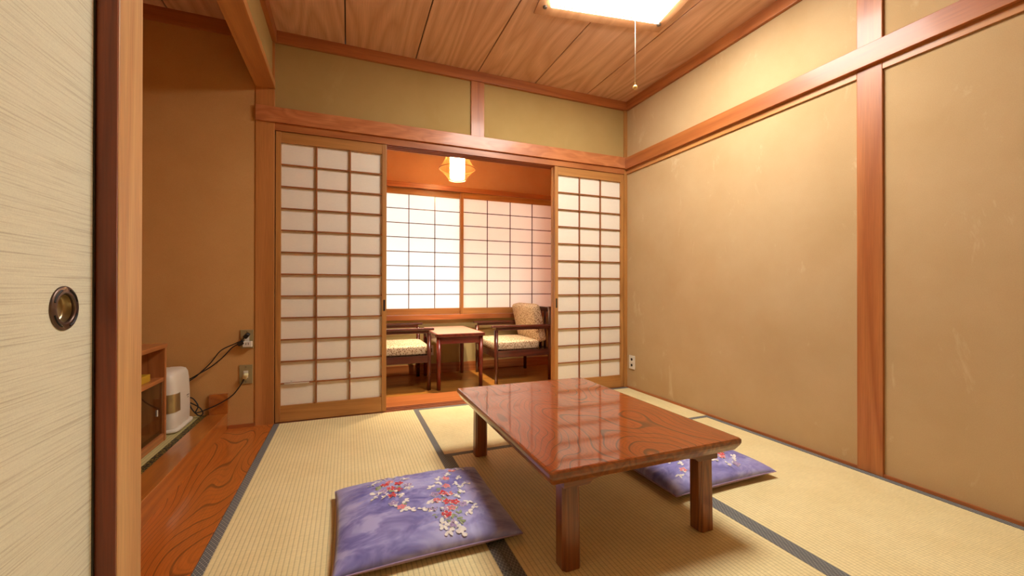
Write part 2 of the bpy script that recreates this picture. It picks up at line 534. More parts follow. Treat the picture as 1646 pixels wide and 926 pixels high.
shoji('door_4', 'sliding paper door stacked behind the one by the plastered wall', 1.522, 2.182, D + .0425, .004, 1.811, 3, 12, .029, .066, .100)
# torn paper along the lowest bars of the first door
bm = bmesh.new()
for (a, b_, z, h) in ((-.28, -.14, .2335, .006), (-.245, -.237, .242, .012), (-.13, -.122, .246, .012)):
    box(bm, a, b_, -.0142, -.0130, z, z + h)
for z in (.272, .352):
    box(bm, .098, .105, -.0142, -.0130, z, z + .012)
done('torn_paper', bm, M['white'], d1)

# ------------------------------------------------------------------ SETTING: right wall
w = st(empty('wall_right'), 'tall sand-plastered wall with one wooden post')
XW = R + .010
bx('plaster_panel', M['plaster'], XW, XW + .05, 1.182, D + .01, 0, 1.83, w)
bx('plaster_panel', M['plaster'], XW, XW + .05, REAR, 1.084, 0, 1.83, w)
bx('plaster_panel', M['plaster'], XW, XW + .05, 1.182, D + .01, 1.83, 2.40, w)
bx('plaster_panel', M['plaster'], XW, XW + .05, REAR, 1.084, 1.83, 2.40, w)
st(bx('trim_6', M['trimZ'], R - .002, XW + .05, 1.084, 1.184, -.0, RIM + .01, None, .003), 'square wooden post set in the plastered wall')
st(bx('trim_7', M['trimY'], R - .024, XW, REAR, D - .016, fix(1.860, .989), fix(1.956, .989), None, .002), 'wooden rail running along the plastered wall')
t8 = st(empty('trim_8'), 'lighter wooden strip under the wall rail')
bx('strip', M['beam'], R - .001, XW, 1.184, D - .002, 1.813, 1.852, t8, .001)
bx('strip', M['beam'], R - .001, XW, REAR, 1.084, 1.813, 1.852, t8, .001)
st(bx('baseboard_right', M['trimY'], R + .0005, XW + .002, REAR, D, -.05, .0125, None, .001), 'narrow wooden strip along the foot of the plastered wall')

# ------------------------------------------------------------------ SETTING: ceiling
ce = st(empty('ceiling'), 'room ceiling of wide wooden planks')
seams = [L - .03, -.0188, .433, .883, 1.342, 1.807, R + .03]
for a, b_ in zip(seams[:-1], seams[1:]):
    bx('plank', M['plank'], a + .0035, b_ - .0035, REAR - .02, D + .03, CEIL - .004, CEIL + .012, ce, .002)
bx('backing', M['slot'], L - .03, R + .03, REAR - .02, D + .03, CEIL + .012, CEIL + .03, ce)
st(bx('trim_9', M['trimX'], L, R, D - .012, D + .06, fix(RIM, .996), CEIL - .004, None, .002), 'ceiling rim above the paper doors')
st(bx('trim_10', M['trimY'], R - .012, R + .05, REAR, D - .012, fix(RIM, .994), CEIL - .004, None, .002), 'ceiling rim above the plastered wall')
st(bx('trim_11', M['trimY'], L - .06, L + .012, REAR, D - .012, fix(RIM, .994), CEIL - .004, None, .002), 'ceiling rim above the alcove opening')

# ------------------------------------------------------------------ SETTING: alcove
AX = -1.36
st(bx('wall_alcove', M['plaster_brown'], AX - .05, -.5235, D + .004, D + .06, -.05, 2.45), 'brown plastered wall at the end of the alcove')
st(bx('wall_alcove_inner', M['plaster_brown'], AX - .05, AX, 1.02, D + .004, -.05, 2.45), 'brown plastered inner side of the alcove')
st(bx('wall_alcove_near', M['plaster_brown'], AX, -.5, 1.07, 1.10, -.05, 2.45), 'brown plastered wall behind the worn post')
ac = st(empty('ceiling_alcove'), 'dark plank ceiling of the alcove')
for a, b_ in ((-1.36, -.955), (-.955, -.52)):
    bx('plank', M['plank'], a + .004, b_ - .004, 1.1, D, 2.418, 2.43, ac, .002)
bx('backing', M['slot'], AX, -.44, 1.1, D, 2.43, 2.44, ac)
st(bx('trim_12', M['trimX'], AX, -.5235, D - .022, D + .004, fix(2.352, .993), 2.418, None, .002), 'ceiling rim in the alcove')
st(bx('trim_13', M['beam'], -.525, L + .004, 1.147, D - .002, 2.064, 2.106, None, .002), 'wooden beam across the alcove opening')
w = st(bx('wall_alcove_upper', M['plaster_back'], -.50, L - .013, 1.10, D, 2.106, 2.40), 'plaster strip above the alcove beam')
st(bx('trim_22', M['jamb_shade'], -.53, L - .0012, 1.040, 1.0438, -.0, 2.36), 'added red-brown board, stain and shade of the near face of the worn post')  # added board: stain and the shade on the post's near side in its colour
st(bx('trim_14', M['fore'], -.53, L, 1.044, 1.1475, -.05, 2.42, None, .004), 'worn wooden post between patterned sliding door and alcove')
st(bx('trim_15', M['board'], -.665, L - .0005, 1.10, D, -.05, .001, None, .0015), 'polished figured board along the alcove')
st(bx('trim_16', M['kerb'], -.7625, -.662, 1.10, D, -.05, .0945, None, .003), 'raised polished kerb of the alcove floor')
st(bx('trim_17', M['kerb'], -.752, -.659, D - .012, D + .006, .0945, .212, None, .0015), 'small wooden block standing against the alcove wall')
st(bx('baseboard_alcove', M['trimX'], -.659, -.5235, D - .006, D + .004, -.0, .020, None, .001), 'thin wooden strip at the foot of the alcove wall')
e = tag(empty('tatami_mat', ((-.7625 + AX) / 2, (1.1 + D) / 2, .094)), 'narrow tatami mat with gold border raised inside the alcove', 'tatami mat')
hw = (-.7625 - AX) / 2
bx('rush_surface', M['tatami_b'], -hw + .03, hw - .031, -.895, .895, -.05, -.001, e)
for s in (-1, 1):
    bx('border_cloth', M['heri_gold'], min(s * hw, s * (hw - .031)), max(s * hw, s * (hw - .031)), -.895, .895, -.05, 0, e, .001)

# ------------------------------------------------------------------ SETTING: patterned sliding doors on the left, rear wall
def fusuma(name, label, y0, y1, xf, handle):
    e = st(empty(name, (xf, (y0 + y1) / 2, .003)), label)
    h, hl, f = 1.806, (y1 - y0) / 2, .018
    bm = bmesh.new()
    if handle is None:
        box(bm, -.022, -.003, -hl + f, hl - f, f, h - f)
    else:                      # panel built round the recess of the finger pull
        py, pz, g = handle[0] - (y0 + y1) / 2, handle[1] - .003, .0260
        box(bm, -.022, -.003, -hl + f, py - g, f, h - f); box(bm, -.022, -.003, py + g, hl - f, f, h - f)
        box(bm, -.022, -.003, py - g, py + g, f, pz - g); box(bm, -.022, -.003, py - g, py + g, pz + g, h - f)
    done('paper_panel', bm, M['fusuma'], e)
    for s in (-1, 1):
        bx('frame_stile', M['black'], -.026, 0, min(s * hl, s * (hl - f)), max(s * hl, s * (hl - f)), 0, h, e, .002)
    bx('frame_rail', M['black'], -.026, 0, -hl + f, hl - f, 0, f, e, .002)
    bx('frame_rail', M['black'], -.026, 0, -hl + f, hl - f, h - f, h, e, .002)
    if handle is not None:
        hy, hz = handle
        bm = bmesh.new()
        lathe(bm, [(.0385, -.001), (.0385, .0015), (.0370, .0030), (.0285, .0036), (.0268, .0042), (.0255, .0038), (.0245, .0015), (.0243, -.001)], 48, True)
        bmesh.ops.recalc_face_normals(bm, faces=bm.faces[:])
        rot = Matrix.Translation((-.003, hy - (y0 + y1) / 2, hz - .003)) @ Matrix.Rotation(PI / 2, 4, 'Y')
        bmesh.ops.transform(bm, matrix=rot, verts=bm.verts[:])
        pl = done('pull_ring', bm, M['bronze'], e, 0, True)
        pl['label'] = 'dark bronze ring of the finger pull'
        bm = bmesh.new()
        lathe(bm, [(.0250, .003), (.0246, -.004), (.0240, -.0105), (.021, -.0125), (.0005, -.013)], 48)
        bmesh.ops.transform(bm, matrix=rot, verts=bm.verts[:])
        cup = done('pull_cup', bm, M['brass'], e, 0, True)
        for q in range(4):
            a0 = PI / 4 + q * PI / 2
            bm = bmesh.new()
            pts = [Vector((.0325 * math.cos(a0 + t), .0325 * math.sin(a0 + t), .0034)) for t in [(-.45 + .09 * i) for i in range(11)]]
            tube(bm, pts, .0016, 6)
            bmesh.ops.transform(bm, matrix=rot, verts=bm.verts[:])
            done('slot', bm, M['slot'], pl)
    return e
XF = L - .032
# the recess of the finger pull cuts the paper panel: the panel is built around it
f1 = fusuma('door_5', 'sliding door of streaked cream paper with round bronze pull', .165, 1.0525, XF, (.949, .7975))
fusuma('door_6', 'streaked cream paper sliding door further along the left side', -.70, .1645, XF - .03, None)
st(bx('wall_left', M['plaster_back'], -.50, L - .013, REAR, 1.044, 1.87, 2.40), 'plaster strip above the patterned sliding doors')
st(bx('trim_18', M['trimY'], -.53, L - .0, REAR, 1.044, 1.812, 1.87, None, .002), 'lintel over the patterned sliding doors')
st(bx('trim_19', M['trimY'], -.53, L - .0005, REAR, 1.044, -.05, .001, None, .001), 'sill under the patterned sliding doors')
st(bx('wall_rear', M['plaster'], L - .2, R + .06, REAR - .06, REAR - .005, -.05, 2.44), 'plastered wall at the other end of the room')

# ------------------------------------------------------------------ SETTING: veranda
VY = 4.09
VX0, VX1, VC = -.52, 2.235, 2.22
vf = st(empty('floor_veranda'), 'polished wooden floor of the veranda')
ys = [D + .11, 3.29, 3.69, VY]
for i, (a, b_) in enumerate(zip(ys[:-1], ys[1:])):
    bx('plank', M['litFloorX'] if i == 0 else M['floorX'], VX0, VX1, a + .0006, b_ - .0006, -.05, 0, vf, .0008)  # first plank more orange: light on the floor by the sill put into colour
w = st(empty('wall_window'), 'veranda wall around the paper window')
bx('plaster_panel', M['plaster_ver'], VX0, VX1, VY, VY + .06, 0, .55, w)
bx('plaster_panel', M['plaster_veru'], VX0, VX1, VY, VY + .06, 1.84, VC + .02, w)
bx('plaster_panel', M['plaster_veru'], VX0, .01, VY, VY + .06, .55, 1.84, w)
bx('plaster_panel', M['plaster_veru'], 2.145, VX1, VY, VY + .06, .55, 1.84, w)
st(bx('wall_veranda_left', M['plaster_veru'], VX0 - .05, VX0, D + .1, VY, -.05, VC + .02), 'short plastered end wall of the veranda beside the paper doors')
st(bx('wall_veranda_right', M['plaster_veru'], VX1, VX1 + .05, D + .1, VY, -.05, VC + .02), 'short plastered end wall of the veranda behind the armchair')
st(bx('wall_veranda_upper', M['plaster_veru'], VX0, VX1, D + .06, D + .11, 1.866, VC + .02), 'veranda side of the wall above the lintel')
st(bx('ceiling_veranda', M['plank'], VX0, VX1, D + .06, VY, VC, VC + .03), 'low wooden ceiling of the veranda')
st(bx('baseboard_window', M['trimX'], VX0, VX1, VY - .014, VY, 0, .092, None, .001), 'wooden baseboard under the paper window')
st(bx('trim_20', M['trimX'], VX0, VX1, VY - .055, VY + .05, .532, .578, None, .002), 'wooden sill of the paper window')
st(bx('trim_21', M['trimX'], VX0, VX1, VY - .05, VY + .05, 1.812, 1.862, None, .002), 'wooden lintel of the paper window')
def win(name, label, x0, x1, y0):
    st_ = .030
    shoji(name, label, x0, x1, y0, .579, 1.812, 4, 8, st_, .058, .062, 'winpaper', .024, bar='dark')  # dark bars: their silhouette against the bright paper put into the wood colour
win('window_1', 'bright white paper window sash above the side table', .012, 1.088, VY - .002)
win('window_2', 'rosy paper window sash above the armchair', 1.060, 2.142, VY - .030)
# unseen pink cloth added to dim and tint daylight through the right sash
bm = bmesh.new()
cols_ = []
for i in range(121):
    u = i / 120
    x = 1.09 + 1.06 * u
    f_ = 9 + 14 * max(0, u - .7)
    y = VY + .075 + .016 * math.sin(u * f_ * 2 * PI) * (.35 + .65 * u)
    cols_.append([bm.verts.new((x, y, .56)), bm.verts.new((x, y, 1.86))])
for i in range(120):
    bm.faces.new((cols_[i][0], cols_[i + 1][0], cols_[i + 1][1], cols_[i][1]))
prev = None      # second, tighter layer added to darken the right edge
for i in range(61):
    u = i / 60
    x = 1.97 + .18 * u; y = VY + .115 + .014 * math.sin(u * 9 * 2 * PI)
    cur = [bm.verts.new((x, y, .56)), bm.verts.new((x, y, 1.86))]
    if prev: bm.faces.new((prev[0], cur[0], cur[1], prev[1]))
    prev = cur
tag(done('added_curtain', bm, M['added_curtain'], None, 0, True), 'added pink cloth, unseen, tinting the daylight through the rosy paper window sash', 'added_curtain')

# ------------------------------------------------------------------ THINGS: low table
t = tag(empty('low_table', (.885, 1.5375, 0)), 'low polished wooden table with bold flowing grain', 'table')
TX, TY, TZ = .367, .525, .325
bm = bmesh.new()
prof = [(0, 0), (-.012, -.013), (-.010, -.024), (.0, -.035), (.012, -.045)]   # edge profile, out of plan and down
rings = []
for k_, (o_, dz) in enumerate([(.010, 0), (.004, -.0012), (0, -.006), (.0, -.016), (.003, -.024), (.014, -.042)]):
    ax_, ay_ = TX - o_, TY - o_
    r_ = .008
    ring = []
    for sx, sy, a0 in ((1, 1, 0), (-1, 1, PI / 2), (-1, -1, PI), (1, -1, 3 * PI / 2)):
        for q in range(4):
            a = a0 + PI / 2 * q / 3
            ring.append(bm.verts.new((sx * (ax_ - r_) + r_ * math.cos(a), sy * (ay_ - r_) + r_ * math.sin(a), TZ + dz)))
    rings.append(ring)
n_ = len(rings[0])
for lv, (a, b_) in enumerate(zip(rings[:-1], rings[1:])):
    for i in range(n_):
        bm.faces.new((a[i], b_[i], b_[(i + 1) % n_], a[(i + 1) % n_])).material_index = 1 if lv > 0 else 0
bm.faces.new(rings[0]); bm.faces.new(rings[-1][::-1])
top = done('table_top', bm, [M['tableTop'], M['tableEdge']], t)
for s in (-1, 1):
    bm = bmesh.new()       # bracket rail under each short end, with shaped ends
    y0 = s * .452
    hw_, zt, zb = .300, TZ - .042, TZ - .075
    poly = [(-hw_, zt), (hw_, zt), (hw_, zb), (.215, zb), (.200, zb + .012), (.150, zb + .020), (.135, zt - .003), (-.135, zt - .003), (-.150, zb + .020), (-.200, zb + .012), (-.215, zb), (-hw_, zb)]
    prism(bm, poly, 'y', y0 - .03, y0 + .03)
    done('end_rail', bm, M['tableX'], t, 0)
    bx('side_rail', M['tableY'], s * .291 - .009, s * .291 + .009, -.422, .422, TZ - .074, TZ - .042, t, .002)
    for s2 in (-1, 1):
        bm = bmesh.new()
        lx, ly = s2 * .2655, s * .4370
        pr = [(-.031, -.019), (-.022, -.029), (.022, -.029), (.031, -.019), (.031, .019), (.022, .029), (-.022, .029), (-.031, .019)]
        A = [bm.verts.new((lx + p[0], ly + s * .008 + p[1], 0.0)) for p in pr]
        B = [bm.verts.new((lx + p[0] * .97, ly + s * .004 + p[1] * .97, TZ - .074)) for p in pr]
        bm.faces.new(A[::-1]); bm.faces.new(B)
        for i in range(8): bm.faces.new((A[i], A[(i + 1) % 8], B[(i + 1) % 8], B[i]))
        done('leg', bm, M['tableZ'], t, .0015)

# ------------------------------------------------------------------ THINGS: floor cushions
CW, CL, CH = .575, .535, .086
def cushion_h(u, v):
    """half height of the cushion at u, v in -1..1"""
    a = max(0.0, 1 - abs(u) ** 2.6); b = max(0.0, 1 - abs(v) ** 2.6)
    return (a * b) ** .40
def wrinkle(u, v):
    s = 0.0
    for (pu, pv, n_, a0) in ((.42, -.45, 27, 0), (-.30, .45, 23, 1), (.55, .5, 19, 2)):
        d_ = math.hypot(u - pu, v - pv); an = math.atan2(v - pv, u - pu)
        s += .0030 * math.sin(an * n_ + a0 + 2 * d_) * math.exp(-((d_ - .33) / .2) ** 2)
    s += .0012 * math.sin(7 * u + 3 * v) * math.sin(6 * v - 2 * u + 1)
    return s
def cushion_xy(u, v):
    p = 1 - .030 * (1 - v * v); q = 1 - .030 * (1 - u * u)
    return u * CW / 2 * p, v * CL / 2 * q
SEAM = .028
def top_z(u, v):
    h = cushion_h(u, v)
    return SEAM + (CH - SEAM) * h + wrinkle(u, v) * min(1, h * 1.5)
def patch(bm, x, y, pts, up):
    """flat print patch laid on the cushion: pts are offsets in metres around x, y"""
    vsx = []
    for dx, dy in pts:
        px, py = x + dx, y + dy
        vsx.append(bm.verts.new((px, py, top_z(px / (CW / 2 * .985), py / (CL / 2 * .985)) + up)))
    bm.faces.new(vsx)
def petal(a, r0, r1, wd, n_=7):
    out = []
    for i in range(n_):
        t_ = i / (n_ - 1) * PI * 2 * (n_ - 1) / n_
        rr = (r0 + r1) / 2 + (r1 - r0) / 2 * math.cos(t_); ww = wd * math.sin(t_)
        out.append((rr * math.cos(a) - ww * math.sin(a), rr * math.sin(a) + ww * math.cos(a)))
    return out
# print positions: on the cushion, metres from its centre
def px2(cx, cy):       # measured on the photograph, laid on the cushion's top plane
    u = (500 + cx / 4.0975 - 823) / 660.874; v = (700 + cy / 4.0975 - 463) / 660.874
    dx, dy, dz = u * math.cos(yaw) + math.sin(yaw), -u * math.sin(yaw) + math.cos(yaw), -v
    t_ = (CZ - .058) / -dz
    return dx * t_, dy * t_
FL = [(523, 335, 'pl_pink'), (582, 348, 'pl_red'), (490, 358, 'pl_red'), (532, 385, 'pl_red'), (578, 397, 'pl_red'), (541, 431, 'pl_red'),
      (931, 248, 'pl_pink'), (890, 315, 'pl_pink'), (894, 372, 'pl_pink'), (872, 421, 'pl_red'), (908, 424, 'pl_pink'), (830, 471, 'pl_pink'),
      (898, 475, 'pl_red'), (948, 474, 'pl_red'), (928, 512, 'pl_pink'), (895, 553, 'pl_red'), (597, 512, 'pl_pink'), (1000, 485, 'pl_lilac'),
      (880, 520, 'pl_lilac'), (935, 600, 'pl_lilac'), (640, 362, 'pl_lilac'), (478, 405, 'pl_lilac'), (545, 487, 'pl_lilac'), (487, 297, 'pl_lilac'), (815, 432, 'pl_lilac'), (800, 527, 'pl_lilac')]
WH = [(440, 320), (565, 290), (625, 305), (400, 345), (430, 410), (412, 442), (500, 440), (645, 378), (612, 432), (615, 470), (610, 525), (655, 536), (728, 535),
      (985, 228), (962, 300), (850, 318), (848, 347), (1030, 345), (968, 350), (995, 368), (800, 388), (1003, 397), (972, 430), (778, 476), (1040, 462), (1066, 490),
      (872, 612), (848, 600), (990, 605), (985, 640), (903, 632), (890, 283), (1030, 530), (560, 492)]
GR = [(935, 550), (983, 545), (978, 580), (830, 552), (915, 590), (572, 410), (432, 382), (598, 492), (905, 290), (960, 410), (860, 395), (950, 520), (465, 375), (860, 450), (960, 570), (520, 410), (590, 370)]
def make_cushion(name, loc, rz, label):
    e = tag(empty(name, loc, rz), label, 'floor cushion', 'purple floor cushions by the low table')
    n_ = 72
    bm = bmesh.new()
    T, B = {}, {}
    for i in range(n_ + 1):
        for j in range(n_ + 1):
            u = -1 + 2 * i / n_; v = -1 + 2 * j / n_
            u = math.copysign(1 - (1 - abs(u)) ** 1.25, u); v = math.copysign(1 - (1 - abs(v)) ** 1.25, v)
            x, y = cushion_xy(u, v)
            edge = i in (0, n_) or j in (0, n_)
            T[i, j] = bm.verts.new((x, y, top_z(u, v)))
            B[i, j] = T[i, j] if edge else bm.verts.new((x, y, SEAM * (1 - min(1, cushion_h(u, v) * 1.5)) + .001))
    for i in range(n_):
        for j in range(n_):
            bm.faces.new((T[i, j], T[i + 1, j], T[i + 1, j + 1], T[i, j + 1]))
            bm.faces.new((B[i, j], B[i, j + 1], B[i + 1, j + 1], B[i + 1, j])).material_index = 1
    done('cover', bm, [M['dyed'], M['pl_under']], e, 0, True)
    bm = bmesh.new()
    loop = []
    for a, b_ in ((0, 1), (1, 0), (0, -1), (-1, 0)):
        for q in range(24):
            s = -1 + 2 * q / 24
            u, v = (s, -1) if (a, b_) == (0, 1) else (1, s) if (a, b_) == (1, 0) else (-s, 1) if (a, b_) == (0, -1) else (-1, -s)
            x, y = cushion_xy(u, v); loop.append((x, y, SEAM - .001))
    tube(bm, loop + loop[:1], .0024, 6, False)
    done('seam_piping', bm, M['pl_lilac'], e, 0, True)
    cx0, cy0 = .246, 1.512
    rnd = random.Random(3)
    for (a, b_, mm) in FL:
        x, y = px2(a, b_); x -= cx0; y -= cy0
        bm = bmesh.new(); r0 = rnd.random() * 2
        rr = .0185 if mm == 'pl_red' else .0170
        for q in range(5):
            patch(bm, x, y, petal(r0 + q * 2 * PI / 5, .001, rr + .0016, rr * .36 + .0012), .0011)
        f_ = done('flower', bm, M['pl_white'], e)
        bm = bmesh.new()
        for q in range(5):
            patch(bm, x, y, petal(r0 + q * 2 * PI / 5, .002, rr, rr * .36), .0017)
        done('petals', bm, M[mm], f_)
    for (a, b_) in WH:
        x, y = px2(a, b_); x -= cx0; y -= cy0
        bm = bmesh.new(); r0 = rnd.random() * 6
        for q in range(3):
            patch(bm, x, y, petal(r0 + (q - 1) * 1.15, .002, .0215, .0060), .0013 + .0002 * q)
        done('white_leaf_spray', bm, M['pl_white'], e)
    for (a, b_) in GR:
        x, y = px2(a, b_); x -= cx0; y -= cy0
        bm = bmesh.new(); r0 = rnd.random() * 6
        for q in range(2):
            patch(bm, x, y, petal(r0 + q * .9, .0, .021, .0052), .0009 + .0001 * q)
        done('green_leaf', bm, M['pl_green'], e)
    return e
make_cushion('floor_cushion', (.246, 1.512, 0), 0.012, 'purple floral floor cushion lying across the mat by the alcove board')
make_cushion('floor_cushion', (1.468, 1.520, 0), PI + .02, 'purple floral floor cushion between the low table and the plastered wall')

# ------------------------------------------------------------------ THINGS: veranda chairs and side table
def make_chair(loc, rz, label):
    e = tag(empty('armchair', loc, rz), label, 'chair', 'veranda armchairs')
    hx, hy = .2625, .285
    for s in (-1, 1):
        bm = bmesh.new(); tube(bm, [(hx, s * hy, 0), (hx, s * hy, .470)], [.0165, .0185], 14)
        done('leg', bm, M['darkZ'], e, 0, True)
        bm = bmesh.new(); tube(bm, [(-hx, s * hy, 0), (-hx, s * hy, .672)], [.0165, .0185], 14)
        done('leg', bm, M['darkZ'], e, 0, True)
        bx('side_rail', M['darkX'], -hx, hx, s * hy - .012, s * hy + .012, .228, .287, e, .004)
        a = bx('armrest', M['darkX'], -hx - .012, hx + .040, s * hy - .026, s * hy + .026, .492, .512, e, .008)
        bx('arm_rail', M['darkX'], -hx, hx, s * hy - .011, s * hy + .011, .468, .493, a, .003)
    bx('front_rail', M['darkY'], hx - .012, hx + .012, -hy, hy, .228, .287, e, .004)
    bx('back_rail', M['darkY'], -hx - .012, -hx + .012, -hy, hy, .228, .287, e, .004)
    bx('top_rail', M['darkY'], -hx - .012, -hx + .012, -hy, hy, .625, .668, e, .005)
    for q in range(5):
        y = -.19 + q * .095
        bx('back_slat', M['darkZ'], -hx - .008, -hx + .008, y - .016, y + .016, .287, .625, e, .002)
    bx('seat_board', M['darkX'], -hx + .012, hx - .012, -hy + .012, hy - .012, .268, .284, e)
    bm = bmesh.new(); softbox(bm, .455, .525, .085, .28, .16, 56, 20, .14)
    bmesh.ops.transform(bm, matrix=Matrix.Translation((.048, 0, .325)), verts=bm.verts[:])
    done('seat_cushion', bm, M['leopard'], e, 0, True)
    bm = bmesh.new(); softbox(bm, .36, .525, .095, .30, .2, 56, 20, .2)
    bmesh.ops.transform(bm, matrix=Matrix.Translation((-.172, 0, .515)) @ Matrix.Rotation(math.radians(-77), 4, 'Y'), verts=bm.verts[:])
    done('back_cushion', bm, M['leopard'], e, 0, True)
    return e
make_chair((.36, 3.69, 0), 0, 'dark wooden armchair with speckled cushions half hidden by the paper door near the pillar')
make_chair((1.4725, 3.69, 0), PI, 'dark wooden armchair with upright speckled back cushion under the rosy window sash')
t = tag(empty('side_table', (.875, 3.675, 0)), 'small reddish wooden side table between the two armchairs', 'table')
bm = bmesh.new(); box(bm, -.213, .213, -.352, .352, .438, .463)
bmesh.ops.bevel(bm, geom=[e_ for e_ in bm.edges if abs(e_.verts[0].co.z - e_.verts[1].co.z) > .01], offset=.02, segments=4, affect='EDGES')
done('table_top', bm, M['redY'], t, .004)
M['laminate'] = plain('pale_table_laminate', 'd6ac96', .28, coat=.3)
bx('top_panel', M['laminate'], -.196, .196, -.335, .335, .4625, .4645, t, .0005)
for s in (-1, 1):
    bx('apron', M['redX'], -.175, .175, s * .312 - .009, s * .312 + .009, .378, .438, t, .002)
    bx('apron', M['redY'], s * .178 - .009, s * .178 + .009, -.31, .31, .378, .438, t, .002)
    for s2 in (-1, 1):
        bm = bmesh.new(); tube(bm, [(s * .180, s2 * .312, 0), (s * .180, s2 * .312, .439)], [.0165, .0205], 14)
        done('leg', bm, M['redZ'], t, 0, True)

# ------------------------------------------------------------------ THINGS: pendant lamp
e = tag(empty('pendant_lamp', (.870, 3.45, 1.768)), 'lit bamboo pendant lamp hanging in front of the paper window', 'lamp')
ringp = [(.071, 0), (.154, .094), (.083, .235), (.075, .285)]
for i, (r_, z_) in enumerate(ringp[:3]):
    bm = bmesh.new(); torus(bm, r_, .0035, z_, 48, 8)
    done('ring', bm, M['bamboo_dk'] if i == 1 else M['bamboo'], e, 0, True)
bm = bmesh.new()
def shade_r(z):
    if z < .094: return .071 + .083 * (z / .094) ** 1.0 * (.7 + .3 * z / .094)
    u = (z - .094) / .141
    return .154 - .071 * (u * (1.5 - .5 * u)) if u < 1 else .083
for q in range(52):
    for tw in (-.16, .16):
        a = 2 * PI * q / 52
        pts = [(shade_r(z) * math.cos(a + tw * z / .235), shade_r(z) * math.sin(a + tw * z / .235), z) for z in [.235 * i / 10 for i in range(11)]]
        tube(bm, pts, .0007, 4, False)
o = done('bamboo_ribs', bm, M['bamboo'], e, 0, True); o['kind'] = 'stuff'
bm = bmesh.new(); lathe(bm, [(.062, .012), (.062, .25)], 40)
done('inner_shade', bm, M['bamboo_paper'], e, 0, True)
bm = bmesh.new(); bmesh.ops.create_uvsphere(bm, u_segments=24, v_segments=16, radius=.032, matrix=Matrix.Translation((0, 0, .145)))
done('bulb', bm, M['bulb'], e, 0, True)
bm = bmesh.new(); tube(bm, [(0, 0, .17), (0, 0, .24)], .018, 12)
done('socket', bm, M['slot'], e, 0, True)
bm = bmesh.new(); tube(bm, [(0, 0, .235), (0, 0, .42)], .003, 8)
done('flex', bm, M['string'], e, 0, True)
bm = bmesh.new(); tube(bm, [(0, 0, .425), (0, 0, .452)], [.03, .042], 24)
done('ceiling_rose', bm, M['white'], e, 0, True)

# ------------------------------------------------------------------ THINGS: ceiling light with pull cord
e = tag(empty('ceiling_light', (1.314, 1.657, CEIL - .004), math.radians(-9.3)), 'square lit ceiling light panel with a hanging pull cord', 'lamp')
bx('mount_plate', M['plate'], -.40, .40, -.43, .43, -.010, 0, e, .003)
dd = bx('diffuser', M['lamp'], -.33, .33, -.33, .33, -.030, -.010, e, .004)
for s in (-1, 1):
    bx('trim_strip', M['bamboo_dk'], -.315, .315, s * .3085 - .003, s * .3085 + .003, -.0325, -.0285, e)
    for s2 in (-1, 1):
        bm = bmesh.new(); tube(bm, [(s * .354, s2 * .356, -.010), (s * .354, s2 * .356, -.018), (s * .354, s2 * .356, -.021)], [.012, .012, .008], 16)
        done('screw', bm, M['screw'], e, 0)
bm = bmesh.new(); tube(bm, [(0, 0, -.03), (.001, 0, -.3), (0, 0, -.585)], .0016, 6)
bmesh.ops.create_uvsphere(bm, u_segments=10, v_segments=8, radius=.0035, matrix=Matrix.Translation((0, 0, -.330)))
pc = done('pull_cord', bm, M['string'], e, 0, True)
bm = bmesh.new(); bmesh.ops.create_uvsphere(bm, u_segments=20, v_segments=14, radius=.0115, matrix=Matrix.Translation((0, 0, -.597)))
done('cord_ball', bm, M['ball'], pc, 0, True)

# ------------------------------------------------------------------ THINGS: alcove cabinet, box, heater
CX = -.8256
t = tag(empty('cabinet', (CX - .165, 2.10, .094)), 'small wooden cabinet with open shelf and glass door in the alcove', 'cabinet')
hd, hl, ht = .165, .402, .470
bx('top_panel', M['cabinetY'], -hd, hd + .004, -hl - .003, hl + .003, ht - .020, ht, t, .002)
bx('side_panel', M['cabinetZ'], -hd, hd, hl - .020, hl, 0, ht - .020, t, .0015)
bx('side_panel', M['cabinetZ'], -hd, hd, -hl, -hl + .020, 0, ht - .020, t, .0015)
bx('back_panel', M['cabinetZ'], -hd, -hd + .006, -hl + .02, hl - .02, 0, ht - .020, t)
bx('shelf', M['cabinetY'], -hd + .006, hd - .004, -hl + .02, hl - .02, .290, .308, t, .0015)
bx('plinth', M['cabinetY'], -hd + .006, hd - .002, -hl + .02, hl - .02, 0, .036, t, .0015)
gd = bx('glass_door', M['glass'], hd - .014, hd - .010, -hl + .022, hl - .022, .038, .288, t)
bx('door_pull', M['white'], hd - .010, hd - .006, .318, .326, .135, .165, gd, .001)
tag(bx('card_box', M['yellow'], CX - .215, CX - .025, 2.13, 2.395, .4028, .436, None, .002), 'flat mustard yellow box on the open cabinet shelf', 'box')

